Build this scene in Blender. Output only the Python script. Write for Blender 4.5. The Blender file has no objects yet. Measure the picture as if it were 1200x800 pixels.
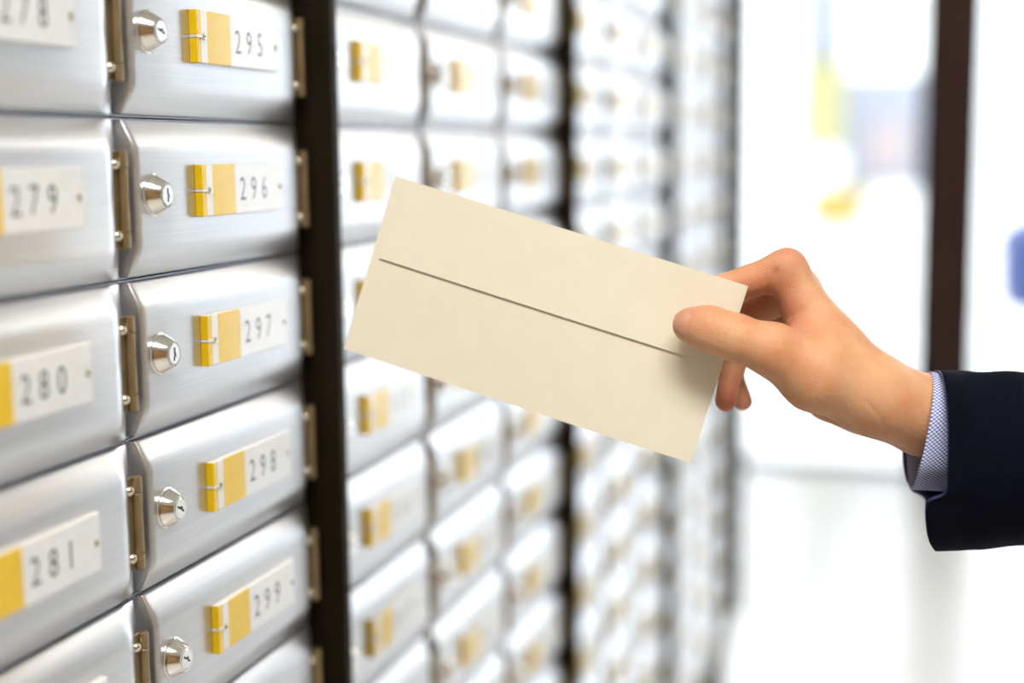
import bpy, bmesh, math, random
import numpy as np
from mathutils import Matrix, Vector

random.seed(7)
scene = bpy.context.scene
COL = scene.collection

# ------------------------------------------------------------------ camera
FPX, CX, CY = 1667.0, 600.0, 400.0
CAM_POS = np.array([0.43, 0.0, 1.35])
_Y = np.array([500.0, 225.0, -FPX]); _Y /= np.linalg.norm(_Y)
_U = np.array([-120.0, FPX * FPX / 220.25, FPX]); _U /= np.linalg.norm(_U)
_Z = _U - (_U @ _Y) * _Y; _Z /= np.linalg.norm(_Z)
_X = np.cross(_Y, _Z)
RCW = np.stack([_X, _Y, _Z], 1)            # world axes seen from the camera
cam_data = bpy.data.cameras.new('camera')
cam_data.sensor_width = 36.0
cam_data.lens = FPX / 1200.0 * 36.0
cam_data.clip_start = 0.02
cam_data.clip_end = 200
cam_data.dof.use_dof = True
cam_data.dof.focus_distance = 0.825
cam_data.dof.aperture_fstop = 2.0
cam = bpy.data.objects.new('camera', cam_data)
COL.objects.link(cam)
m4 = Matrix.Identity(4)
for i in range(3):
    for j in range(3):
        m4[i][j] = RCW[j, i]
    m4[i][3] = CAM_POS[i]
cam.matrix_world = m4
scene.camera = cam

# ------------------------------------------------------------------ world, lights, exposure
world = bpy.data.worlds.new('overcast_sky')
scene.world = world
world.use_nodes = True
bg = world.node_tree.nodes['Background']
bg.inputs['Color'].default_value = (0.91, 0.95, 1.0, 1)
bg.inputs['Strength'].default_value = 6.6

vs = scene.view_settings
vs.view_transform = 'Standard'
vs.look = 'None'
vs.exposure = 0.0
vs.gamma = 1.0
vs.use_curve_mapping = False
scene.cycles.use_denoising = True
scene.cycles.max_bounces = 8
scene.cycles.diffuse_bounces = 4
scene.cycles.glossy_bounces = 4
scene.cycles.transparent_max_bounces = 8
scene.cycles.caustics_reflective = False
scene.cycles.caustics_refractive = False
scene.cycles.sample_clamp_indirect = 6.0

CEIL = 2.7
CEILING_LAMPS = [(0.60, -0.12, 38)]

# ------------------------------------------------------------------ helpers
def link(name, mesh, mat=None, parent=None, mats=None):
    o = bpy.data.objects.new(name, mesh)
    COL.objects.link(o)
    if mats:
        if not mesh.materials:
            for m in mats: mesh.materials.append(m)
    elif mat and not mesh.materials:
        mesh.materials.append(mat)
    if parent: o.parent = parent
    return o

def empty(name, loc):
    o = bpy.data.objects.new(name, None)
    o.empty_display_size = 0.05
    COL.objects.link(o)
    o.location = loc
    return o

def tag(o, label, cat=None, group=None, kind=None):
    if label: o['label'] = label
    if cat: o['category'] = cat
    if group: o['group'] = group
    if kind: o['kind'] = kind
    return o

def mesh_of(name, verts, faces, smooth=False, angle=None):
    me = bpy.data.meshes.new(name)
    me.from_pydata([tuple(v) for v in verts], [], faces)
    me.update()
    bm = bmesh.new(); bm.from_mesh(me)
    bmesh.ops.recalc_face_normals(bm, faces=bm.faces)
    bm.to_mesh(me); bm.free()
    if smooth:
        for p in me.polygons: p.use_smooth = True
        if angle: me.set_sharp_from_angle(angle=angle)
    return me

def box_mesh(name, x0, x1, y0, y1, z0, z1, bevel=0.0, seg=2):
    bm = bmesh.new()
    bmesh.ops.create_cube(bm, size=1)
    for v in bm.verts:
        v.co = Vector((x0 + (v.co.x + .5) * (x1 - x0), y0 + (v.co.y + .5) * (y1 - y0), z0 + (v.co.z + .5) * (z1 - z0)))
    if bevel:
        bmesh.ops.bevel(bm, geom=list(bm.edges), offset=bevel, segments=seg, affect='EDGES')
    me = bpy.data.meshes.new(name)
    bm.to_mesh(me); bm.free()
    if bevel:
        for p in me.polygons: p.use_smooth = True
        me.set_sharp_from_angle(angle=math.radians(35))
    return me

def lathe_x(name, prof, cy, cz, n=24, angle=0.6):
    """surface of revolution about the x axis; prof = [(radius, x)]"""
    V, F = [], []
    for r, x in prof:
        for k in range(n):
            a = 2 * math.pi * k / n
            V.append((x, cy + r * math.cos(a), cz + r * math.sin(a)))
    for i in range(len(prof) - 1):
        for k in range(n):
            k2 = (k + 1) % n
            F.append((i * n + k, i * n + k2, (i + 1) * n + k2, (i + 1) * n + k))
    F.append(tuple(range(n)))
    F.append(tuple((len(prof) - 1) * n + k for k in range(n)))
    return mesh_of(name, V, F, True, angle)

def lathe_z(name, prof, cx, cy, n=24, angle=0.6):
    V, F = [], []
    for r, z in prof:
        for k in range(n):
            a = 2 * math.pi * k / n
            V.append((cx + r * math.cos(a), cy + r * math.sin(a), z))
    for i in range(len(prof) - 1):
        for k in range(n):
            k2 = (k + 1) % n
            F.append((i * n + k, i * n + k2, (i + 1) * n + k2, (i + 1) * n + k))
    F.append(tuple(range(n)))
    F.append(tuple((len(prof) - 1) * n + k for k in range(n)))
    return mesh_of(name, V, F, True, angle)

def merge(name, meshes, mats):
    """join several meshes into one, with a material per source mesh"""
    V, F, MI, SM = [], [], [], []
    for mi, me in meshes:
        off = len(V)
        V += [tuple(v.co) for v in me.vertices]
        for p in me.polygons:
            F.append([off + i for i in p.vertices]); MI.append(mi); SM.append(p.use_smooth)
    me = bpy.data.meshes.new(name)
    me.from_pydata(V, [], F)
    for m in mats: me.materials.append(m)
    for p, a, s in zip(me.polygons, MI, SM):
        p.material_index = a; p.use_smooth = s
    me.set_sharp_from_angle(angle=0.6)
    return me

def material(name, color, rough=0.5, metal=0.0, coat=0.0, coat_rough=0.05, spec=0.5, noise=None, bump=None, sss=0.0, sheen=0.0):
    """principled surface; noise = (scale xyz, amount) varies the colour; bump = (scale xyz, strength, distance)"""
    m = bpy.data.materials.new(name)
    m.use_nodes = True
    nt = m.node_tree
    b = nt.nodes['Principled BSDF']
    b.inputs['Base Color'].default_value = (*color, 1)
    b.inputs['Roughness'].default_value = rough
    b.inputs['Metallic'].default_value = metal
    b.inputs['Coat Weight'].default_value = coat
    b.inputs['Coat Roughness'].default_value = coat_rough
    b.inputs['Specular IOR Level'].default_value = spec
    if sheen:
        b.inputs['Sheen Weight'].default_value = sheen
        b.inputs['Sheen Roughness'].default_value = 0.4
    def noise_node(scale, detail=3):
        tc = nt.nodes.new('ShaderNodeTexCoord')
        mp = nt.nodes.new('ShaderNodeMapping')
        mp.inputs['Scale'].default_value = scale
        nz = nt.nodes.new('ShaderNodeTexNoise')
        nz.inputs['Scale'].default_value = 1.0
        nz.inputs['Detail'].default_value = detail
        nt.links.new(tc.outputs['Object'], mp.inputs['Vector'])
        nt.links.new(mp.outputs['Vector'], nz.inputs['Vector'])
        return nz
    if noise:
        sc, amt = noise
        nz = noise_node(sc)
        rp = nt.nodes.new('ShaderNodeValToRGB')
        rp.color_ramp.elements[0].position = 0.3
        rp.color_ramp.elements[1].position = 0.7
        rp.color_ramp.elements[0].color = (*[c * (1 - amt) for c in color], 1)
        rp.color_ramp.elements[1].color = (*[min(1, c * (1 + amt)) for c in color], 1)
        nt.links.new(nz.outputs['Fac'], rp.inputs['Fac'])
        nt.links.new(rp.outputs['Color'], b.inputs['Base Color'])
    if bump:
        sc, st, di = bump
        nz = noise_node(sc, 4)
        bp = nt.nodes.new('ShaderNodeBump')
        bp.inputs['Strength'].default_value = st
        bp.inputs['Distance'].default_value = di
        nt.links.new(nz.outputs['Fac'], bp.inputs['Height'])
        nt.links.new(bp.outputs['Normal'], b.inputs['Normal'])
    if sss:
        b.inputs['Subsurface Weight'].default_value = sss
        b.inputs['Subsurface Radius'].default_value = (1.0, 0.35, 0.2)
        b.inputs['Subsurface Scale'].default_value = 0.004
    return m

M = {}
M['aluminium'] = material('brushed_aluminium', (0.61, 0.62, 0.65), 0.32, 0.85, noise=((40, 6, 700), 0.05), bump=((60, 8, 1500), 0.06, 0.0004))
M['housing'] = material('housing_metal', (0.55, 0.60, 0.72), 0.4, 0.6, noise=((30, 5, 300), 0.06))
M['hinge'] = material('bronze_hinge', (0.34, 0.26, 0.15), 0.38, 0.8, noise=((300, 300, 60), 0.15))
M['rivet'] = material('rivet_metal', (0.72, 0.68, 0.56), 0.2, 1.0, noise=((200, 200, 200), 0.05))
M['chrome'] = material('lock_chrome', (0.86, 0.85, 0.82), 0.1, 1.0, noise=((100, 100, 100), 0.03))
M['core'] = material('lock_core_steel', (0.82, 0.82, 0.83), 0.24, 0.9, noise=((150, 150, 150), 0.04))
M['black'] = material('dark_slot', (0.012, 0.011, 0.01), 0.6, noise=((80, 80, 80), 0.1))
M['plastic'] = material('clear_white_plastic', (0.86, 0.87, 0.88), 0.25, 0, coat=0.8, noise=((60, 60, 60), 0.03))
M['card'] = material('number_card', (0.87, 0.91, 0.96), 0.4, 0, spec=0.2, coat=0.85, coat_rough=0.08, noise=((90, 90, 90), 0.03))
M['yellow'] = material('yellow_strip', (0.90, 0.60, 0.006), 0.4, 0, spec=0.2, coat=0.75, coat_rough=0.08, noise=((90, 90, 90), 0.04))
M['ink'] = material('number_ink', (0.045, 0.06, 0.10), 0.4, 0, spec=0.2, coat=0.85, coat_rough=0.08, noise=((90, 90, 90), 0.1))
M['bronze'] = material('dark_bronze_post', (0.012, 0.0075, 0.0035), 0.6, 0.0, spec=0.15, noise=((30, 30, 4), 0.3))
M['wall'] = material('painted_wall', (0.55, 0.53, 0.49), 0.7, noise=((3, 3, 3), 0.04))
M['backwall'] = material('brown_panelling', (0.42, 0.26, 0.11), 0.55, noise=((1, 9, 0.7), 0.25))
M['ceiling'] = material('ceiling_plaster', (0.84, 0.83, 0.80), 0.8, noise=((4, 4, 4), 0.03))
M['floor'] = material('polished_floor', (0.86, 0.855, 0.84), 0.3, 0, coat=0.3, coat_rough=0.15, noise=((1.2, 1.2, 1.2), 0.05))
M['grout'] = material('floor_joint', (0.6, 0.59, 0.57), 0.6, noise=((5, 5, 5), 0.05))
M['column'] = material('brown_column', (0.040, 0.019, 0.015), 0.6, 0.0, spec=0.2, noise=((20, 20, 2), 0.2))
M['pavement'] = material('pale_pavement', (0.62, 0.61, 0.60), 0.8, noise=((1.5, 1.5, 1.5), 0.06))
M['facade'] = material('white_facade', (0.80, 0.80, 0.80), 0.7, noise=((1, 1, 1), 0.04))
M['greywin'] = material('grey_shop_panel', (0.18, 0.187, 0.22), 0.5, noise=((2, 2, 2), 0.15))
M['signyellow'] = material('yellow_sign', (0.25, 0.23, 0.10), 0.5, noise=((3, 3, 3), 0.06))
M['orange'] = material('orange_box', (0.24, 0.175, 0.03), 0.5, noise=((3, 3, 3), 0.1))
M['pink'] = material('pink_poster', (0.26, 0.21, 0.21), 0.5, noise=((3, 3, 3), 0.1))
M['bluebin'] = material('blue_plastic', (0.012, 0.03, 0.14), 0.4, noise=((6, 6, 6), 0.1))
M['frame'] = material('steel_frame', (0.78, 0.79, 0.82), 0.4, 0.2, noise=((5, 5, 5), 0.05))
M['paper'] = material('cream_paper', (0.82, 0.785, 0.675), 0.75, spec=0.25, noise=((60, 60, 60), 0.015), bump=((900, 900, 900), 0.08, 0.0003))
M['jacket'] = material('navy_suit_wool', (0.0022, 0.0034, 0.010), 0.9, spec=0.08, noise=((900, 900, 900), 0.3), bump=((1500, 1500, 1500), 0.2, 0.0004))
M['lining'] = material('navy_lining', (0.010, 0.014, 0.07), 0.5, noise=((200, 200, 200), 0.2))
M['nail'] = material('finger_nail', (0.60, 0.31, 0.21), 0.22, noise=((150, 150, 150), 0.05))

def glass_material():
    m = bpy.data.materials.new('window_glass')
    m.use_nodes = True
    nt = m.node_tree
    nt.nodes.remove(nt.nodes['Principled BSDF'])
    out = nt.nodes['Material Output']
    tr = nt.nodes.new('ShaderNodeBsdfTransparent')
    tr.inputs['Color'].default_value = (0.95, 0.97, 0.97, 1)
    gl = nt.nodes.new('ShaderNodeBsdfGlossy')
    gl.inputs['Roughness'].default_value = 0.02
    fr = nt.nodes.new('ShaderNodeFresnel')
    fr.inputs['IOR'].default_value = 1.4
    mx = nt.nodes.new('ShaderNodeMixShader')
    nt.links.new(fr.outputs['Fac'], mx.inputs['Fac'])
    nt.links.new(tr.outputs['BSDF'], mx.inputs[1])
    nt.links.new(gl.outputs['BSDF'], mx.inputs[2])
    nt.links.new(mx.outputs['Shader'], out.inputs['Surface'])
    return m
M['glass'] = glass_material()

def lamp_material():
    m = bpy.data.materials.new('lamp_diffuser')
    m.use_nodes = True
    b = m.node_tree.nodes['Principled BSDF']
    b.inputs['Base Color'].default_value = (0.9, 0.88, 0.82, 1)
    b.inputs['Emission Color'].default_value = (1.0, 0.93, 0.84, 1)
    b.inputs['Emission Strength'].default_value = 2.2
    return m
M['lamp'] = lamp_material()

def skin_material():
    m = material('skin', (0.62, 0.34, 0.19), 0.52, spec=0.38, sss=0.12)
    nt = m.node_tree
    b = nt.nodes['Principled BSDF']
    tc = nt.nodes.new('ShaderNodeTexCoord')
    n1 = nt.nodes.new('ShaderNodeTexNoise'); n1.inputs['Scale'].default_value = 45; n1.inputs['Detail'].default_value = 3
    n2 = nt.nodes.new('ShaderNodeTexNoise'); n2.inputs['Scale'].default_value = 420; n2.inputs['Detail'].default_value = 2
    nt.links.new(tc.outputs['Object'], n1.inputs['Vector'])
    nt.links.new(tc.outputs['Object'], n2.inputs['Vector'])
    rp = nt.nodes.new('ShaderNodeValToRGB')
    rp.color_ramp.elements[0].position = 0.34; rp.color_ramp.elements[0].color = (0.65, 0.31, 0.165, 1)
    rp.color_ramp.elements[1].position = 0.66; rp.color_ramp.elements[1].color = (0.72, 0.43, 0.25, 1)
    nt.links.new(n1.outputs['Fac'], rp.inputs['Fac'])
    # redder skin in the web of the thumb and on the finger pads: stored per vertex as a soft "flush" value
    at_ = nt.nodes.new('ShaderNodeAttribute'); at_.attribute_name = 'flush'
    mx = nt.nodes.new('ShaderNodeMixRGB'); mx.blend_type = 'MIX'
    mx.inputs['Color2'].default_value = (0.50, 0.15, 0.10, 1)
    nt.links.new(at_.outputs['Fac'], mx.inputs['Fac'])
    nt.links.new(rp.outputs['Color'], mx.inputs['Color1'])
    nt.links.new(mx.outputs['Color'], b.inputs['Base Color'])
    vo = nt.nodes.new('ShaderNodeTexVoronoi'); vo.inputs['Scale'].default_value = 900
    nt.links.new(tc.outputs['Object'], vo.inputs['Vector'])
    ad = nt.nodes.new('ShaderNodeMath'); ad.operation = 'MULTIPLY_ADD'; ad.inputs[1].default_value = 0.6
    nt.links.new(vo.outputs['Distance'], ad.inputs[0]); nt.links.new(n2.outputs['Fac'], ad.inputs[2])
    bp = nt.nodes.new('ShaderNodeBump'); bp.inputs['Strength'].default_value = 0.3; bp.inputs['Distance'].default_value = 0.0008
    nt.links.new(ad.outputs['Value'], bp.inputs['Height'])
    nt.links.new(bp.outputs['Normal'], b.inputs['Normal'])
    return m
M['skin'] = skin_material()

def shirt_material():
    m = material('checked_shirt_cotton', (0.4, 0.47, 0.75), 0.8, spec=0.2)
    nt = m.node_tree
    b = nt.nodes['Principled BSDF']
    uv = nt.nodes.new('ShaderNodeUVMap'); uv.uv_map = 'weave'
    ck = nt.nodes.new('ShaderNodeTexChecker'); ck.inputs['Scale'].default_value = 1.0
    ck.inputs['Color1'].default_value = (0.74, 0.78, 0.93, 1)
    ck.inputs['Color2'].default_value = (0.10, 0.17, 0.58, 1)
    nt.links.new(uv.outputs['UV'], ck.inputs['Vector'])
    nt.links.new(ck.outputs['Color'], b.inputs['Base Color'])
    return m
M['shirt'] = shirt_material()

# ------------------------------------------------------------------ setting
def struct(name, me, mat, label=None, parent=None):
    o = link(name, me, mat, parent)
    if parent is None: o['kind'] = 'structure'
    if label: o['label'] = label
    return o

BANK_END = 3.21
SF = 6.15                                    # storefront plane
struct('wall_back', box_mesh('wall_back', -3.1, 3.4, -2.1, -2.0, 0, CEIL), M['backwall'], 'brown panelled wall behind the viewer')
struct('wall_right', box_mesh('wall_right', 3.3, 3.4, -2.0, SF, 0, CEIL), M['wall'], 'plain pale wall opposite the mailboxes')
struct('wall_left', box_mesh('wall_left', -0.40, -0.185, -2.0, BANK_END + 0.02, 0, CEIL), M['wall'], 'wall carrying the mailbox bank')
struct('wall_lobby', box_mesh('wall_lobby', -3.1, -3.0, -2.0, SF, 0, CEIL), M['wall'], 'pale far left wall of the lobby')
struct('ceiling', box_mesh('ceiling', -3.1, 3.4, -2.1, SF + 0.1, CEIL, CEIL + 0.1), M['ceiling'], 'pale plaster ceiling')
struct('trim_1', box_mesh('trim_1', -0.185, -0.005, -2.0, BANK_END + 0.02, 1.835, CEIL), M['wall'], 'pale boxed-in panel above the mailboxes')
struct('trim_2', box_mesh('trim_2', -0.185, -0.02, -2.0, BANK_END + 0.02, 0, 0.285), M['bronze'], 'dark plinth below the mailboxes')
struct('trim_3', box_mesh('trim_3', -0.185, -0.005, -2.0, 0.215, 0.285, 1.835), M['wall'], 'pale wall panel before the first mailbox column')

# floor: base slab with separate polished tiles
fl = struct('floor', box_mesh('floor', -3.1, 3.4, -2.1, SF + 0.06, -0.1, -0.004), M['grout'], 'pale polished tile floor')
TS = 0.8
tile = box_mesh('tile', 0.002, TS - 0.002, 0.002, TS - 0.002, -0.004, 0.0, 0.001, 1)
for ix in range(8):
    for iy in range(10):
        t = link('tile', tile, M['floor'], fl)
        t.location = (-3.1 + ix * TS, -1.95 + iy * TS, 0)

# storefront: glazed front with brown column and steel frames
WX = [-3.0, -1.35, 0.50, 2.95, 3.3]
for k in range(3):
    w = empty('window_%d' % (k + 1), (WX[k], SF, 0)); w['kind'] = 'structure'
    w['label'] = ['leftmost glass panel of the bright street front', 'large glass panel left of the brown column',
                  'glass panel right of the brown column', 'rightmost glass panel of the street front'][k]
    wd = WX[k + 1] - WX[k]
    link('pane', box_mesh('pane', 0.03, wd - 0.03, -0.006, 0.006, 0.03, CEIL - 0.04), M['glass'], w)
    link('frame', box_mesh('frame', 0.0, wd, -0.03, 0.03, 0.0, 0.03), M['frame'], w)
    link('frame', box_mesh('frame', 0.0, wd, -0.03, 0.03, CEIL - 0.04, CEIL), M['frame'], w)
struct('wall_front', box_mesh('wall_front', WX[3] + 0.02, 3.4, SF - 0.06, SF + 0.1, 0, CEIL), M['wall'], 'pale wall right of the street front')
struct('trim_4', box_mesh('trim_4', WX[1] - 0.02, WX[1] + 0.02, SF - 0.03, SF + 0.03, 0.03, CEIL - 0.04), M['frame'], 'slim pale mullion of the street front')
struct('trim_5', box_mesh('trim_5', WX[3] - 0.02, WX[3] + 0.02, SF - 0.03, SF + 0.03, 0.03, CEIL - 0.04), M['frame'], 'slim pale mullion right of the brown column')
bm = bmesh.new()
bmesh.ops.create_cube(bm, size=1)
for v in bm.verts:
    v.co = Vector((0.475 + v.co.x * 0.24, SF - 0.12 + v.co.y * 0.16, CEIL / 2 + v.co.z * CEIL))
bmesh.ops.bevel(bm, geom=[e for e in bm.edges if abs(e.verts[0].co.z - e.verts[1].co.z) > 1], offset=0.025, segments=3, affect='EDGES')
cme = bpy.data.meshes.new('trim_6'); bm.to_mesh(cme); bm.free()
struct('trim_6', cme, M['column'], 'dark brown upright column of the street front')

# street outside
struct('ground', box_mesh('ground', -14, 16, SF + 0.06, 30, -0.25, -0.02), M['pavement'], 'sunlit pale pavement outside')
fac = empty('building', (1.0, 14.0, 0))
tag(fac, 'white washed-out building across the street behind the glass', 'building')
def fpart(name, x0, x1, y0, y1, z0, z1, mat, bev=0.0):
    return link(name, box_mesh(name, x0 - 1.0, x1 - 1.0, y0 - 14.0, y1 - 14.0, z0, z1, bev), mat, fac)
fpart('wall', -9, 11, 14.0, 15.0, -0.02, 6.5, M['facade'])
fpart('shop_window', -0.42, 0.26, 13.9, 14.0, 1.02, 2.05, M['greywin'])
fpart('poster', -0.20, 0.14, 13.87, 13.9, 1.15, 1.62, M['pink'])
fpart('drainpipe', -0.84, -0.44, 13.84, 14.0, 2.22, 6.0, M['greywin'])
fpart('wall_sign', -0.84, -0.44, 13.9, 14.0, 1.38, 2.20, M['signyellow'])
fpart('awning_box', -0.72, -0.24, 13.6, 14.0, 0.66, 1.00, M['orange'])
fpart('door', 2.9, 3.9, 13.9, 14.0, 0.0, 2.1, M['greywin'])
bin_ = empty('street_bin', (1.08, 9.6, -0.02))
tag(bin_, 'blue rounded street bin outside the glass at the right edge', 'bin')
link('bin_body', lathe_z('bin_body', [(0.20, 0.34), (0.25, 0.38), (0.27, 0.5), (0.28, 0.72), (0.27, 0.76)], 0, 0, 28), M['bluebin'], bin_)
link('lid', lathe_z('lid', [(0.29, 0.76), (0.29, 0.80), (0.26, 0.88), (0.14, 0.95), (0.02, 0.97)], 0, 0, 28), M['bluebin'], bin_)
link('post', lathe_z('post', [(0.14, 0.0), (0.14, 0.02), (0.045, 0.03), (0.045, 0.35)], 0, 0, 16), M['frame'], bin_)

# ceiling lamps
for i, (lx, ly, pw) in enumerate(CEILING_LAMPS):
    r = empty('ceiling_lamp_or_fill', (lx, ly, CEIL))
    tag(r, 'ceiling light panel above and behind the viewer', 'lamp')
    link('housing', box_mesh('lamp_housing', -0.62, 0.62, -0.32, 0.32, -0.05, -0.0, 0.006), M['frame'], r)
    link('diffuser', box_mesh('lamp_diffuser', -0.58, 0.58, -0.28, 0.28, -0.056, -0.045, 0.003), M['lamp'], r)
    ld = bpy.data.lights.new('lamp_light', 'AREA')
    ld.shape = 'RECTANGLE'; ld.size = 1.1; ld.size_y = 0.5
    ld.energy = pw; ld.color = (1.0, 0.93, 0.84)
    lo = bpy.data.objects.new('lamp_light', ld); COL.objects.link(lo)
    lo.parent = r; lo.location = (0, 0, -0.065)

# added glowing panel, out of view, brightens reflections on the doors' top bevels
r = empty('ceiling_lamp_or_fill', (1.5, 4.3, CEIL))
tag(r, 'added unseen glowing ceiling panel that brightens the mailbox door bevels', 'lamp')
link('housing', box_mesh('fill_panel_housing', -1.06, 1.06, -1.26, 1.26, -0.04, 0.0, 0.006), M['frame'], r)
link('diffuser', box_mesh('fill_panel_diffuser', -1.0, 1.0, -1.2, 1.2, -0.046, -0.036, 0.003), M['lamp'], r)

# ------------------------------------------------------------------ mailboxes
PITCH, ZC0, CW = 0.0895, 1.2375, 0.230
HALF = PITCH / 2
BAYS = [(0.230, 3, 0.230), (0.938, 3, 0.2268), (1.6344, 3, 0.2176), (2.3032, 3, 0.2176), (2.972, 1, 0.2176)]   # start, columns, column width
ROWS = list(range(6, -11, -1))              # 17 boxes to a column, top to bottom

def door_mesh():
    prof = [(-0.0434, -0.0045), (-0.0434, 0.0016), (-0.0425, 0.0026), (-0.0328, 0.0078), (-0.0300, 0.0091), (-0.0270, 0.0098), (-0.0235, 0.0100),
            (-0.012, 0.0101), (0.0, 0.0101), (0.012, 0.0101),
            (0.0235, 0.0100), (0.0270, 0.0098), (0.0300, 0.0091), (0.0328, 0.0078), (0.0425, 0.0026), (0.0434, 0.0016), (0.0434, -0.0045)]
    st = [(0.002, 0.0), (0.002, 0.72), (0.0023, 0.84), (0.0031, 0.94), (0.0045, 0.99), (0.0065, 1.0), (0.05, 1.0), (0.1, 1.0), (0.15, 1.0),
          (0.2020, 1.0), (0.2055, 0.98), (0.2085, 0.92), (0.2115, 0.80), (0.2165, 0.53), (0.2205, 0.32), (0.2240, 0.18), (0.226, 0.0)]
    V, F = [], []
    n = len(prof)
    for y, s in st:
        for z, x in prof: V.append((x * s if (s > 0 and x > 0) else -0.0045, y, z + HALF))
    for i in range(len(st) - 1):
        for k in range(n - 1):
            a = i * n + k
            F.append((a, a + n, a + n + 1, a + 1))
    me = bpy.data.meshes.new('door')
    me.from_pydata(V, [], F)
    bm = bmesh.new(); bm.from_mesh(me)
    bmesh.ops.remove_doubles(bm, verts=bm.verts, dist=1e-6)
    bmesh.ops.recalc_face_normals(bm, faces=bm.faces)
    bm.normal_update()
    f0 = max(bm.faces, key=lambda f: f.calc_center_median().x)
    if f0.normal.x < 0: bmesh.ops.reverse_faces(bm, faces=bm.faces)
    bm.to_mesh(me); bm.free()
    for p in me.polygons: p.use_smooth = True
    me.set_sharp_from_angle(angle=math.radians(50))
    return me

LY, LZ = 0.0185, HALF + 0.002               # lock centre in the box
TZ = HALF + 0.003                           # name plate centre
def dome(r, x0, cy, cz, n=14):
    return lathe_x('dome', [(r, x0), (r, x0 + r * 0.25), (r * 0.88, x0 + r * 0.6), (r * 0.6, x0 + r * 0.9), (r * 0.2, x0 + r * 1.02)], cy, cz, n, 1.2)
ME = {}
ME['housing'] = box_mesh('housing', -0.17, -0.0035, 0.0005, CW - 0.0005, 0.0004, PITCH - 0.0004)
ME['door'] = door_mesh()
ME['lock'] = lathe_x('lock', [(0.0119, 0.0098), (0.0119, 0.0108), (0.0112, 0.0112), (0.0112, 0.0126), (0.0105, 0.0138), (0.0077, 0.0184), (0.0071, 0.0190), (0.0064, 0.0190), (0.0062, 0.0184)], 0, 0, 28, 0.45)
ME['lock_core'] = lathe_x('lock_core', [(0.0061, 0.0180), (0.0061, 0.0190), (0.0056, 0.0194)], 0, 0, 24, 0.4)
kv = []
ME['keyhole'] = merge('keyhole', [(0, box_mesh('a', 0.0193, 0.01955, -0.0006, 0.0006, -0.0001, 0.0038)), (0, box_mesh('b', 0.0193, 0.01955, 0.0002, 0.0014, -0.0016, 0.0004)),
                                  (0, box_mesh('c', 0.0193, 0.01955, -0.0008, 0.0003, -0.0038, -0.0012))], [M['black']])
ME['leaf'] = box_mesh('hinge', 0.0054, 0.0068, 0.2120, 0.2220, HALF - 0.0265, HALF + 0.0265, 0.0005, 1)
ME['knuckle_end'] = lathe_z('knuckle', [(0.0026, -0.0046), (0.0031, -0.0042), (0.0031, 0.0042), (0.0026, 0.0046)], 0, 0, 14, 0.7)
ME['knuckle_mid'] = lathe_z('knuckle', [(0.0026, -0.0170), (0.0030, -0.0166), (0.0030, 0.0166), (0.0026, 0.0170)], 0, 0, 14, 0.7)
ME['rivet'] = dome(0.0031, 0.0064, 0, 0)
P0, P1 = 0.066, 0.174
ME['plate'] = box_mesh('nameplate', 0.0099, 0.0148, P0, P1, TZ - 0.0155, TZ + 0.0155, 0.0006, 1)
ME['yellow_strip'] = box_mesh('yellow_strip', 0.0140, 0.0151, 0.0790, 0.1068, TZ - 0.0152, TZ + 0.0152, 0.0002, 1)
ME['edge_strip'] = merge('edge_strip', [(0, box_mesh('a', 0.0101, 0.0151, P0 - 0.0005, 0.0682, TZ - 0.0152, TZ - 0.0010, 0.0002, 1)),
                                        (0, box_mesh('b', 0.0101, 0.0151, P0 - 0.0005, 0.0682, TZ + 0.0010, TZ + 0.0152, 0.0002, 1)),
                                        (0, box_mesh('c', 0.0140, 0.0151, 0.0696, 0.0707, TZ - 0.0152, TZ + 0.0152))], [M['yellow']])
ME['card'] = box_mesh('number_card', 0.0140, 0.0151, 0.1070, 0.1725, TZ - 0.0152, TZ + 0.0152, 0.0002, 1)
ME['screw'] = merge('screw', [(0, lathe_x('a', [(0.0017, 0.0146), (0.0017, 0.0157), (0.0012, 0.0162)], 0, 0, 12, 0.6)),
                              (1, box_mesh('b', 0.0161, 0.01635, -0.0011, 0.0011, -0.0003, 0.0003))], [M['rivet'], M['black']])
ME['slot_bar'] = box_mesh('slot_bar', 0.0103, 0.0156, P0 - 0.0008, 0.0722, TZ - 0.0007, TZ + 0.0007)
for k, mm in dict(housing='housing', door='aluminium', lock='chrome', lock_core='core', leaf='hinge', knuckle_end='hinge', knuckle_mid='hinge', rivet='rivet',
                  plate='plastic', yellow_strip='yellow', card='card', slot_bar='plastic').items():
    ME[k].materials.append(M[mm])
# one plain name plate and one plain hinge for boxes that are far out of focus
ME['far_plate'] = merge('nameplate', [(0, ME['plate']), (1, ME['yellow_strip']), (1, ME['edge_strip']), (2, ME['card'])], [M['plastic'], M['yellow'], M['card']])
def shifted(me, dx, dy, dz):
    c = me.copy()
    for v in c.vertices: v.co += Vector((dx, dy, dz))
    return c
HB = (0.0078, 0.2214)                       # hinge barrel axis
ME['far_hinge'] = merge('hinge', [(0, ME['leaf']), (0, shifted(ME['knuckle_mid'], HB[0], HB[1], HALF)), (0, shifted(ME['knuckle_end'], HB[0], HB[1], HALF + 0.0218)),
                                  (0, shifted(ME['knuckle_end'], HB[0], HB[1], HALF - 0.0218)), (1, shifted(ME['rivet'], 0, 0.2152, HALF + 0.0192)),
                                  (1, shifted(ME['rivet'], 0, 0.2152, HALF - 0.0192))], [M['hinge'], M['rivet']])

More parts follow.
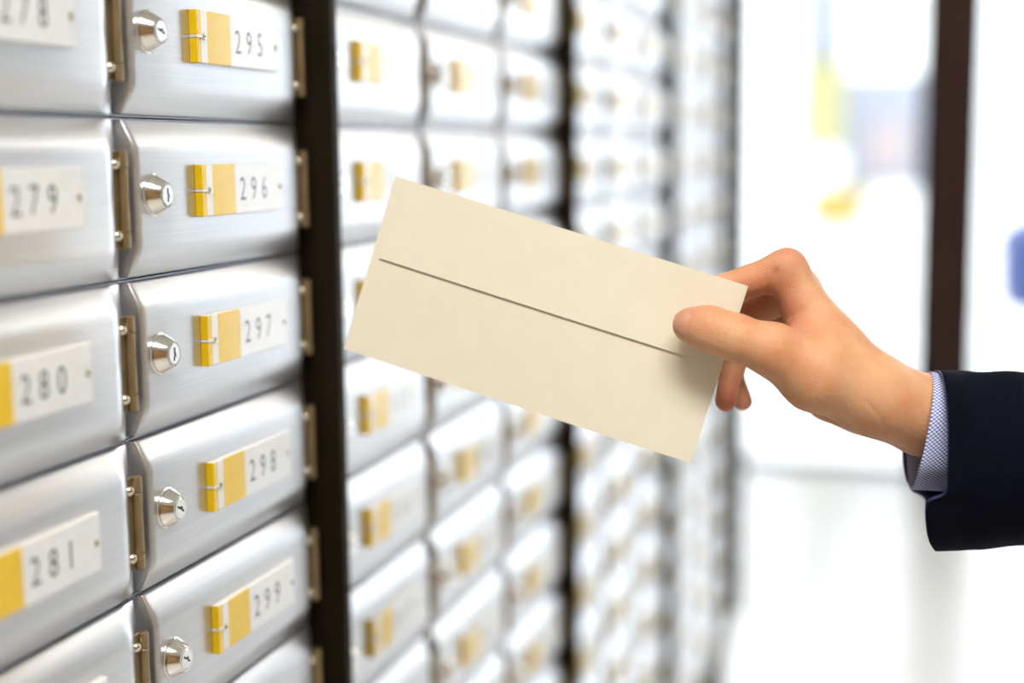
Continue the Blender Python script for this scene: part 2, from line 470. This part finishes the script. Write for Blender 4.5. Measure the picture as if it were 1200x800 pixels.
# digit outlines from the built-in font, narrowed
GLYPH = {}
dg = bpy.context.evaluated_depsgraph_get()
for ch in '0123456789':
    cu = bpy.data.curves.new('digit', 'FONT'); cu.body = ch; cu.size = 1.0; cu.resolution_u = 3; cu.offset = -0.004
    ob = bpy.data.objects.new('digit', cu); COL.objects.link(ob)
    bpy.context.view_layer.update()
    dg = bpy.context.evaluated_depsgraph_get()
    me = ob.evaluated_get(dg).to_mesh()
    V = np.array([v.co[:] for v in me.vertices]); F = [tuple(p.vertices) for p in me.polygons]
    lo, hi = V.min(0), V.max(0)
    V = (V - [(lo[0] + hi[0]) / 2, lo[1], 0]) / (hi[1] - lo[1])
    GLYPH[ch] = (V.copy(), F, (hi[0] - lo[0]) / (hi[1] - lo[1]))
    ob.evaluated_get(dg).to_mesh_clear()
    bpy.data.objects.remove(ob); bpy.data.curves.remove(cu)
def number_mesh(num):
    V, F = [], []
    hgt, pitch, y = 0.0142, 0.0148, 0.1165
    for ch in str(num):
        g, f, _ = GLYPH[ch]
        off = len(V)
        for v in g: V.append((0.01522, y + v[0] * hgt * 0.82, TZ - hgt / 2 + v[1] * hgt))
        F += [tuple(off + i for i in t) for t in f]
        y += pitch
    me = bpy.data.meshes.new('number')
    me.from_pydata(V, [], F); me.materials.append(M['ink'])
    return me

BAYN = ['nearest bay', 'second bay', 'third bay', 'fourth bay', 'farthest bay']
COLN = {3: ['left column', 'middle column', 'right column'], 1: ['single column']}
WORDS = ['', 'one row', 'two rows', 'three rows', 'four rows', 'five rows', 'six rows', 'seven rows', 'eight rows', 'nine rows', 'ten rows']
ORD = ['topmost', 'second', 'third', 'fourth', 'fifth', 'sixth']
KEYROT = {295: 75, 296: 5, 297: -5, 298: 62, 299: 58}
STEP = 0
num = 274 - 17
def child(name, me, parent, loc=None, rot=None):
    o = bpy.data.objects.new(name, me); COL.objects.link(o); o.parent = parent
    if loc: o.location = loc
    if rot: o.rotation_euler = rot
    return o
for bi, (y0, nc, cw) in enumerate(BAYS):
    for c in range(nc):
        for r in ROWS:
            loc = (0.0, y0 + c * cw, ZC0 + r * PITCH - HALF)
            mb = empty('mailbox', loc)
            mb.scale = (1, cw / CW, 1)
            if bi == 0 and c > 0 and 2 >= r >= -3:
                lab = 'silver mailbox numbered %d, %s %s' % (num, ORD[2 - r], 'down, between the bronze hinges and the dark post' if c == 2 else 'down at the left edge of the photo')
            else:
                if 2 >= r >= -2: where = 'level with the %s sharp mailbox' % ORD[2 - r]
                elif r > 2: where = '%s above the topmost sharp mailbox' % WORDS[r - 2]
                else: where = '%s below the fifth sharp mailbox' % WORDS[-2 - r]
                lab = 'silver mailbox in the %s, %s, %s' % (BAYN[bi], COLN[nc][c], where)
            tag(mb, lab, 'mailbox', 'silver mailboxes in the wall bank')
            child('housing', ME['housing'], mb)
            child('door', ME['door'], mb)
            lk = child('lock', ME['lock'], mb, (0, LY, LZ))
            if bi < 2:
                core = child('lock_core', ME['lock_core'], lk)
                child('keyhole', ME['keyhole'], lk, None, (math.radians(KEYROT.get(num, random.choice([0, 5, 60, 70, -8]))), 0, 0))
                h = child('hinge', ME['leaf'], mb)
                child('knuckle', ME['knuckle_mid'], h, (HB[0], HB[1], HALF))
                for s in (-1, 1):
                    child('knuckle', ME['knuckle_end'], h, (HB[0], HB[1], HALF + s * 0.0218))
                    child('rivet', ME['rivet'], h, (0, 0.2152, HALF + s * 0.0192))
                npl = child('nameplate', ME['plate'], mb)
                child('edge_strip', ME['edge_strip'], npl)
                child('yellow_strip', ME['yellow_strip'], npl)
                child('number_card', ME['card'], npl)
                child('slot_bar', ME['slot_bar'], npl)
                child('number', number_mesh(num), npl)
                child('screw', ME['screw'], npl, (0, 0.0733, TZ), (math.radians(random.uniform(0, 180)), 0, 0))
                child('screw', ME['screw'], npl, (0, 0.1685, TZ), (math.radians(random.uniform(0, 180)), 0, 0))
            else:
                child('hinge', ME['far_hinge'], mb)
                child('number', number_mesh(num), child('nameplate', ME['far_plate'], mb))
            num += 1
# bank frames: dark upright posts standing proud between the bays
ZB, ZT = ZC0 - 10.5 * PITCH, ZC0 + 6.5 * PITCH
for bi, (y0, nc, cw) in enumerate(BAYS):
    f = empty('bank_frame', (0, y0, ZB))
    tag(f, 'dark bronze frame around the %s of mailboxes' % BAYN[bi], 'frame', 'dark frames of the mailbox bays')
    w = nc * cw
    H = ZT - ZB
    post = link('divider_post', box_mesh('divider_post', -0.17, 0.0255, w + 0.0045, w + 0.0155, -0.008, H + 0.008, 0.0008, 1), M['bronze'], f)
    link('post_foot', box_mesh('post_flange', -0.17, 0.0015, w + 0.0002, w + 0.0043, -0.006, H + 0.006), M['bronze'], f)
    link('top_rail', box_mesh('top_rail', -0.17, 0.004, 0.0, w, H + 0.0004, H + 0.010), M['bronze'], f)
    link('bottom_rail', box_mesh('bottom_rail', -0.17, 0.004, 0.0, w, -0.010, -0.0004), M['bronze'], f)

# ------------------------------------------------------------------ envelope
def cam_pt(u, v, z):
    """point at picture position (u, v) and depth z metres in front of the lens, in world space"""
    c = np.array([(u - CX) / FPX * z, -(v - CY) / FPX * z, -z])
    return RCW.T @ c + CAM_POS
A = cam_pt(463, 207, 0.8562); B = cam_pt(878, 335, 0.8288); Cc = cam_pt(808, 543, 0.8388); D = cam_pt(402, 408, 0.866)
ex = (B - A) + (Cc - D); ex /= np.linalg.norm(ex)
ey = (A - D) + (B - Cc); ey -= (ey @ ex) * ex; ey /= np.linalg.norm(ey)
ez = np.cross(ex, ey)                       # towards the camera
EL, EH = 0.2205, 0.1095
ctr = (A + B + Cc + D) / 4
base = ctr - ey * EH / 2
env = empty('envelope', tuple(base))
me4 = Matrix.Identity(4)
for i in range(3):
    me4[i][0], me4[i][1], me4[i][2], me4[i][3] = ex[i], ey[i], ez[i], base[i]
env.matrix_world = me4
tag(env, 'plain cream paper envelope held out in the hand', 'envelope')
def env_z(x, y):                            # gentle paper curl
    return -0.0016 * ((x / 0.11) ** 2 - 0.3) + 0.0006 * math.sin(x * 30 + y * 18)
def sheet(name, poly_fn, nx, ny, t, lift):
    V, F = [], []
    for side in (0, 1):
        for j in range(ny + 1):
            for i in range(nx + 1):
                x, y = poly_fn(i / nx, j / ny)
                V.append((x, y, env_z(x, y) + lift(i / nx, j / ny) + (t if side == 0 else 0)))
    n = (nx + 1) * (ny + 1)
    for j in range(ny):
        for i in range(nx):
            a = j * (nx + 1) + i
            F.append((a, a + 1, a + nx + 2, a + nx + 1))
            F.append((n + a, n + a + nx + 1, n + a + nx + 2, n + a + 1))
    ring = [i for i in range(nx + 1)] + [j * (nx + 1) + nx for j in range(1, ny + 1)] + [ny * (nx + 1) + i for i in range(nx - 1, -1, -1)] + [j * (nx + 1) for j in range(ny - 1, 0, -1)]
    for k in range(len(ring)):
        a, b = ring[k], ring[(k + 1) % len(ring)]
        F.append((a, b, n + b, n + a))
    return mesh_of(name, V, F, True, 0.7)
link('envelope_body', sheet('envelope_body', lambda s, t: (-EL / 2 + s * EL, t * EH), 30, 14, 0.0011, lambda s, t: -0.0011), M['paper'], env)
FH = 0.0500                                 # depth of the flap
def flap_fn(s, t):
    y = EH - t * FH
    ins = 0.0006 + 0.0048 * t
    return (-EL / 2 + ins + s * (EL - 2 * ins), y)
link('flap', sheet('flap', flap_fn, 30, 8, 0.00045, lambda s, t: 0.0001 + 0.0007 * t * t), M['paper'], env)

# ------------------------------------------------------------------ hand: one smooth surface grown over its bones
def V3(u, v, z): return np.array([(u - CX) / FPX * z, -(v - CY) / FPX * z, -z])
PXM = 0.835 / FPX                           # metres per picture pixel at the hand
def seg(p, q, r1, r2):
    return (V3(*p), V3(*q), r1 * PXM, r2 * PXM)
PALM = [
    seg((1200, 508, .842), (1085, 487, .842), 50, 44),       # forearm
    seg((1085, 486, .852), (1030, 468, .852), 41, 40),
    seg((1085, 488, .832), (1035, 468, .830), 40, 40),       # wrist
    seg((1035, 467, .832), (968, 412, .836), 40, 40),        # radial side of the hand
    seg((968, 408, .838), (922, 315, .842), 39, 20),         # index metacarpal
    seg((1020, 460, .855), (936, 338, .862), 37, 22),        # middle metacarpal
    seg((1020, 468, .870), (948, 365, .880), 34, 21),        # ring metacarpal
    seg((1015, 476, .880), (958, 395, .896), 30, 19),        # little metacarpal
    seg((1008, 468, .872), (972, 464, .880), 32, 32),        # heel of the hand
]
THUMB = [
    seg((1005, 458, .828), (955, 440, .820), 40, 40),
    seg((955, 440, .820), (906, 410, .8145), 40, 30),
    seg((906, 410, .8145), (860, 395, .8150), 29, 25.5),
    seg((860, 395, .8150), (830, 385, .8160), 25.5, 24.5),
    seg((830, 385, .8160), (809, 381, .8180), 24.5, 20.5),
]
INDEX = [seg((922, 315, .842), (845, 341, .850), 22, 19), seg((845, 341, .850), (800, 362, .8525), 18.5, 16), seg((800, 362, .8525), (775, 380, .850), 16, 13)]
MIDDLE = [seg((936, 336, .862), (872, 372, .874), 22, 19), seg((872, 372, .874), (828, 408, .870), 18.5, 16), seg((828, 408, .870), (806, 426, .861), 16, 13)]
RING = [seg((948, 362, .880), (880, 396, .893), 20, 17), seg((880, 396, .893), (856, 434, .884), 16.5, 14.5), seg((856, 434, .884), (850, 470, .874), 14.5, 13)]
LITTLE = [seg((958, 392, .896), (878, 402, .915), 18, 14), seg((878, 402, .915), (859, 438, .910), 13, 12), seg((859, 438, .910), (871, 470, .898), 13, 12)]

def sd(P, s):
    a, b, r1, r2 = s
    ab = b - a
    h = np.clip(((P - a) @ ab) / (ab @ ab), 0, 1)
    return np.linalg.norm(P - a - h[..., None] * ab, axis=-1) - (r1 + (r2 - r1) * h)
def smin(a, b, k):
    h = np.clip(0.5 + 0.5 * (b - a) / k, 0, 1)
    return b + (a - b) * h - k * h * (1 - h)
def chain(P, segs, k):
    d = sd(P, segs[0])
    for s in segs[1:]: d = smin(d, sd(P, s), k)
    return d
def hand_sdf(P):
    d = chain(P, PALM, 0.013)
    palm = d
    th = chain(P, THUMB, 0.006)
    out = smin(palm, th, 0.014)
    for fg, k in ((INDEX, 0.009), (MIDDLE, 0.008), (RING, 0.007), (LITTLE, 0.007)):
        out = np.minimum(out, smin(palm, chain(P, fg, 0.004), k))
    # flatten the thumb pad and the finger pads against the paper
    return out
_all = PALM + THUMB + INDEX + MIDDLE + RING + LITTLE
lo = np.min([np.minimum(s[0] - s[2], s[1] - s[3]) for s in _all], 0) - 0.006
hi = np.max([np.maximum(s[0] + s[2], s[1] + s[3]) for s in _all], 0) + 0.006
lo[2] -= 0.004; hi[2] += 0.004
def surface_nets(fn, lo, hi, h):
    n = np.ceil((hi - lo) / h).astype(int) + 1
    ax = [lo[i] + h * np.arange(n[i]) for i in range(3)]
    D = np.empty(n, np.float32)
    yy, zz = np.meshgrid(ax[1], ax[2], indexing='ij')
    for i0 in range(0, n[0], 24):
        xs = ax[0][i0:i0 + 24]
        P = np.empty((len(xs),) + yy.shape + (3,))
        P[..., 0] = xs[:, None, None]; P[..., 1] = yy; P[..., 2] = zz
        D[i0:i0 + 24] = fn(P)
    S = D < 0
    cnt = np.zeros(n - 1, np.int8)
    acc = np.zeros(tuple(n - 1) + (3,)); num_ = np.zeros(n - 1)
    for dx in (0, 1):
        for dy in (0, 1):
            for dz in (0, 1):
                cnt += S[dx:n[0] - 1 + dx, dy:n[1] - 1 + dy, dz:n[2] - 1 + dz]
    active = (cnt > 0) & (cnt < 8)
    cells = np.argwhere(active)
    idx = -np.ones(n - 1, np.int64); idx[active] = np.arange(len(cells))
    pos = np.zeros((len(cells), 3)); w = np.zeros(len(cells))
    corners = [(a, b, c) for a in (0, 1) for b in (0, 1) for c in (0, 1)]
    for ca in corners:
        for axis in range(3):
            if ca[axis]: continue
            cb = list(ca); cb[axis] = 1
            da = D[tuple((cells + ca).T)]; db = D[tuple((cells + cb).T)]
            cross = (da < 0) != (db < 0)
            t = np.where(cross, da / np.where(cross, da - db, 1), 0)
            p = np.array(ca, float)[None].repeat(len(cells), 0); p[:, axis] += t
            pos += p * cross[:, None]; w += cross
    Vv = lo + h * (cells + pos / w[:, None])
    faces = []
    for axis in range(3):
        sl_a = [slice(None)] * 3; sl_b = [slice(None)] * 3
        sl_a[axis] = slice(0, -1); sl_b[axis] = slice(1, None)
        ch = S[tuple(sl_a)] != S[tuple(sl_b)]
        E_ = np.argwhere(ch)
        o1, o2 = [(1, 2), (2, 0), (0, 1)][axis]
        ok = (E_[:, o1] > 0) & (E_[:, o2] > 0) & (E_[:, o1] < n[o1] - 1) & (E_[:, o2] < n[o2] - 1)
        E_ = E_[ok]
        def cell(d1, d2):
            c = E_.copy(); c[:, o1] -= d1; c[:, o2] -= d2
            return idx[tuple(c.T)]
        q = np.stack([cell(1, 1), cell(0, 1), cell(0, 0), cell(1, 0)], 1)
        flip = ~S[tuple(E_.T)]
        q[flip] = q[flip][:, ::-1]
        faces.append(q)
    Fq = np.concatenate(faces)
    return Vv, Fq[(Fq >= 0).all(1)]
HV, HF = surface_nets(hand_sdf, lo, hi, 0.00125)
for _ in range(2):                          # even out the grid
    acc = np.zeros_like(HV); w = np.zeros(len(HV))
    for a, b in ((0, 1), (1, 2), (2, 3), (3, 0)):
        np.add.at(acc, HF[:, a], HV[HF[:, b]]); np.add.at(acc, HF[:, b], HV[HF[:, a]])
        np.add.at(w, HF[:, a], 1); np.add.at(w, HF[:, b], 1)
    HV = 0.5 * HV + 0.5 * acc / w[:, None]
# press pads flat where they meet the paper
env_n = RCW @ ez; env_c = RCW @ (ctr - CAM_POS)
dist = (HV - env_c) @ env_n                 # >0 on the camera side of the envelope
ux = (HV - env_c) @ (RCW @ ex); uy = (HV - env_c) @ (RCW @ ey)
def cs(p): return CX + FPX * p[..., 0] / -p[..., 2], CY - FPX * p[..., 1] / -p[..., 2]
Uu, Vv_ = cs(HV)
over = (ux < EL / 2 + 0.0005) & (uy > -EH / 2) & (uy < EH / 2 + 0.0005)
is_thumb = (chain(HV, THUMB, 0.006) < 0.002)
zf = -0.0016 * ((ux / 0.11) ** 2 - 0.3) + 0.0006 * np.sin(ux * 30 + (uy + EH / 2) * 18)
front = zf + 0.0014; back = zf - 0.0014
fix_f = over & is_thumb & (dist < front)
HV[fix_f] += env_n * (front - dist)[fix_f][:, None]
fix_b = over & ~is_thumb & (dist > back)
HV[fix_b] += env_n * (back - dist)[fix_b][:, None]
def groove(pts, depth, width):
    """shallow skin crease along a line of (u, v) points on the camera side of the hand"""
    global HV
    U_, W_ = cs(HV)
    best = np.full(len(HV), 1e9)
    for (u0, v0), (u1, v1) in zip(pts[:-1], pts[1:]):
        du, dv = u1 - u0, v1 - v0
        t = np.clip(((U_ - u0) * du + (W_ - v0) * dv) / (du * du + dv * dv), 0, 1)
        best = np.minimum(best, np.hypot(U_ - u0 - t * du, W_ - v0 - t * dv))
    e = 0.0008
    g = np.stack([hand_sdf(HV + np.eye(3)[i] * e) - hand_sdf(HV - np.eye(3)[i] * e) for i in range(3)], 1)
    g /= np.linalg.norm(g, axis=1)[:, None] + 1e-9
    face = np.clip(g[:, 2] * 2, 0, 1)
    HV = HV - g * (depth * np.exp(-(best / width) ** 2) * face)[:, None]
groove([(909, 318), (902, 340), (897, 358), (890, 376)], 0.0013, 4.0)
groove([(838, 366), (841, 384), (840, 402)], 0.00035, 1.8)
groove([(845, 367), (848, 386), (847, 405)], 0.00035, 1.8)
groove([(852, 372), (854, 388)], 0.0003, 1.6)
groove([(905, 378), (925, 372), (940, 362)], 0.0005, 3.0)
groove([(935, 470), (960, 478), (990, 488)], 0.0004, 2.0)
groove([(1015, 470), (1030, 488), (1040, 508)], 0.0004, 2.5)
def blob(c, r):
    return np.exp(-((np.linalg.norm(HV - V3(*c), axis=1) / (r * PXM)) ** 2))
flush = np.clip(0.95 * blob((903, 358, .825), 34) + 0.75 * blob((852, 470, .865), 34) + 0.7 * blob((871, 470, .885), 28) + 0.4 * blob((806, 372, .815), 26)
                + 0.45 * blob((926, 300, .835), 26) + 0.6 * blob((876, 368, .86), 40) + 0.25 * blob((950, 395, .815), 40), 0, 0.85)

person = empty('person', tuple(cam_pt(1330, 500, .842)))
tag(person, 'person in a navy suit jacket and blue checked shirt reaching out a hand', 'person')
PL = np.array(person.location)
def to_world(P): return (P @ RCW) + CAM_POS - PL
hm = bpy.data.meshes.new('hand')
hm.from_pydata([tuple(p) for p in to_world(HV)], [], [tuple(int(i) for i in f) for f in HF])
at_ = hm.attributes.new('flush', 'FLOAT', 'POINT'); at_.data.foreach_set('value', flush.astype(np.float32))
for p in hm.polygons: p.use_smooth = True
hand = link('hand', hm, M['skin'], person)
hand['label'] = 'bare right hand with the thumb in front of the envelope'

# thumb nail: curved plate on the outer end of the thumb
def nail():
    c = V3(809, 380, .8180)
    axis = V3(809, 380, .8180) - V3(835, 385, .8160); axis /= np.linalg.norm(axis)
    out = np.array([-0.2, 0.15, 0.95]); out -= (out @ axis) * axis; out /= np.linalg.norm(out)
    side = np.cross(axis, out)
    V, F = [], []
    nx, ny = 10, 10
    for lift in (0.00055, -0.0009):
        for j in range(ny + 1):
            for i in range(nx + 1):
                a = (i / nx - 0.5) * 2; t = j / ny
                wdt = 0.0072 * (1 - 0.35 * (2 * t - 1) ** 4)
                sd_ = a * wdt
                dir_o = out * math.cos(a * 0.75) + side * math.sin(a * 0.75)
                tilt = 0.15 + 0.95 * t               # wraps from the top of the thumb over its end
                dir_o = dir_o * math.cos(tilt) + axis * math.sin(tilt)
                p = c + axis * (-0.0015 + t * 0.0015)
                # march outwards until the skin surface is met
                lo_, hi_ = 0.0, 0.02
                for _ in range(18):
                    mid = (lo_ + hi_) / 2
                    if hand_sdf((p + dir_o * mid)[None])[0] < 0: lo_ = mid
                    else: hi_ = mid
                V.append(p + dir_o * (lo_ + lift))
    n = (nx + 1) * (ny + 1)
    for j in range(ny):
        for i in range(nx):
            a = j * (nx + 1) + i
            F.append((a, a + 1, a + nx + 2, a + nx + 1)); F.append((n + a, n + a + nx + 1, n + a + nx + 2, n + a + 1))
    ring = list(range(nx + 1)) + [j * (nx + 1) + nx for j in range(1, ny + 1)] + [ny * (nx + 1) + i for i in range(nx - 1, -1, -1)] + [j * (nx + 1) for j in range(ny - 1, 0, -1)]
    for k in range(len(ring)):
        a, b = ring[k], ring[(k + 1) % len(ring)]
        F.append((a, b, n + b, n + a))
    return mesh_of('thumb_nail', to_world(np.array(V)), F, True, 0.9)
nl = link('thumb_nail', nail(), M['nail'], hand)

# sleeve and cuff: tubes lofted from their open ends
def loop(points, n):
    """closed smooth loop through (u, v, z) points, n samples"""
    P = np.array([V3(*p) for p in points]); m = len(P); out = []
    for k in range(n):
        t = k / n * m; i = int(t); f = t - i
        p0, p1, p2, p3 = P[(i - 1) % m], P[i % m], P[(i + 1) % m], P[(i + 2) % m]
        out.append(0.5 * ((2 * p1) + (-p0 + p2) * f + (2 * p0 - 5 * p1 + 4 * p2 - p3) * f * f + (-p0 + 3 * p1 - 3 * p2 + p3) * f ** 3))
    return np.array(out)
def loft(name, rings, thick, mats, weave=False, cap=False):
    n = len(rings[0]); V = np.concatenate(rings); F = []
    for i in range(len(rings) - 1):
        for k in range(n):
            k2 = (k + 1) % n
            F.append((i * n + k, i * n + k2, (i + 1) * n + k2, (i + 1) * n + k))
    if cap: F.append(tuple((len(rings) - 1) * n + k for k in range(n)))
    me = bpy.data.meshes.new(name)
    me.from_pydata([tuple(p) for p in to_world(V)], [], F)
    if weave:
        uvl = me.uv_layers.new(name='weave')
        per = np.linalg.norm(np.roll(rings[0], -1, 0) - rings[0], axis=1).sum()
        for p in me.polygons:
            for li, vi in zip(p.loop_indices, p.vertices):
                i, k = divmod(vi, n)
                kk = k
                if k == 0 and any((q % n) == n - 1 for q in p.vertices): kk = n
                uvl.data[li].uv = (kk / n * round(per / 0.0014), np.linalg.norm(rings[i][k] - rings[0][k]) / 0.0014)
    for p in me.polygons: p.use_smooth = True
    for m in mats: me.materials.append(m)
    o = link(name, me, None, person)
    sm = o.modifiers.new('cloth_thickness', 'SOLIDIFY'); sm.thickness = thick; sm.offset = -1
    if len(mats) > 1: sm.material_offset = 1; sm.material_offset_rim = 1
    return o
NS = 72
# order: top, camera side downwards, bottom, far side upwards
cuff_end = loop([(1090, 435, .842), (1094, 452, .815), (1092, 482, .804), (1085, 520, .804), (1077, 552, .810), (1071, 571, .826), (1066, 572, .848),
                 (1064, 556, .868), (1063, 525, .880), (1069, 485, .884), (1077, 452, .873)], NS)
cuff_rings = []
for t in np.linspace(0, 1, 9):
    mid = loop([(1150, 446, .842), (1150, 456, .818), (1150, 484, .807), (1148, 520, .807), (1146, 555, .812), (1144, 574, .826), (1142, 576, .848),
                (1140, 562, .866), (1140, 530, .878), (1142, 488, .880), (1146, 460, .868)], NS)
    cuff_rings.append(cuff_end * (1 - t) + mid * t)
cuff = loft('shirt_cuff', cuff_rings, 0.0012, [M['shirt']], weave=True)
cuff['label'] = 'pale blue finely checked shirt cuff'
end_pts = [(1098, 433.5, .842), (1105, 440, .812), (1110, 470, .797), (1112, 510, .793), (1111, 550, .793), (1108, 578, .795), (1089, 587, .798), (1085.5, 596, .800),
           (1086, 615, .804), (1089, 635, .812), (1096, 645.5, .830), (1094, 640, .852), (1086, 606, .870), (1083, 584, .882), (1066, 573, .890), (1058, 545, .897), (1058, 515, .899), (1070, 470, .893), (1086, 441, .868)]
sleeve_end = loop(end_pts, NS)
def body_loop(u, top, bot, zc, zr):
    pts = []
    m = len(end_pts)
    # angles matched to the vertical position of the end loop's points
    for (uu, vv, zz) in end_pts:
        f = np.clip((vv - 433.5) / (645.5 - 433.5), 0, 1)
        v = top + f * (bot - top)
        s = math.sqrt(max(0.0, 1 - (2 * f - 1) ** 2)) * 0.9 + 0.0
        near = zz < 0.846
        pts.append((u, v, zc - zr * s if near else zc + zr * s))
    return loop(pts, NS)
r1 = body_loop(1150, 434.5, 643.5, .846, .055)
r2 = body_loop(1215, 436.5, 637.5, .846, .058)
r3 = body_loop(1330, 437, 636, .846, .060)
r4 = body_loop(1520, 433, 645, .850, .064)
r5 = body_loop(1720, 425, 660, .856, .069)
def lerp(a, b, k): return [a * (1 - t) + b * t for t in np.linspace(0, 1, k, endpoint=False)]
rings = []
for t in np.linspace(0, 1, 10, endpoint=False):
    s = t * t * (3 - 2 * t)
    mixed = sleeve_end * (1 - s) + r1 * s
    lin = sleeve_end * (1 - t) + r1 * t
    mixed[:, 0] = lin[:, 0]
    rings.append(mixed)
rings += lerp(r1, r2, 8) + lerp(r2, r3, 6) + lerp(r3, r4, 6) + lerp(r4, r5, 5) + [r5]
rng = np.random.default_rng(3)
for k, rg in enumerate(rings):              # soft folds in the cloth
    if 2 < k < len(rings) - 1:
        a = np.arange(NS) / NS * 2 * math.pi
        wv = 0.0004 * np.sin(3 * a + k * 0.55) + 0.0003 * np.sin(5 * a - k * 0.8)
        cen = rg.mean(0); dr = rg - cen; dr[:, 0] = 0
        dr /= np.linalg.norm(dr, axis=1)[:, None] + 1e-9
        rg += dr * (wv * min(1, (k - 2) / 6))[:, None]
sleeve = loft('jacket_sleeve', rings, 0.0022, [M['jacket'], M['lining']], cap=True)
sleeve['label'] = 'dark navy suit jacket sleeve'
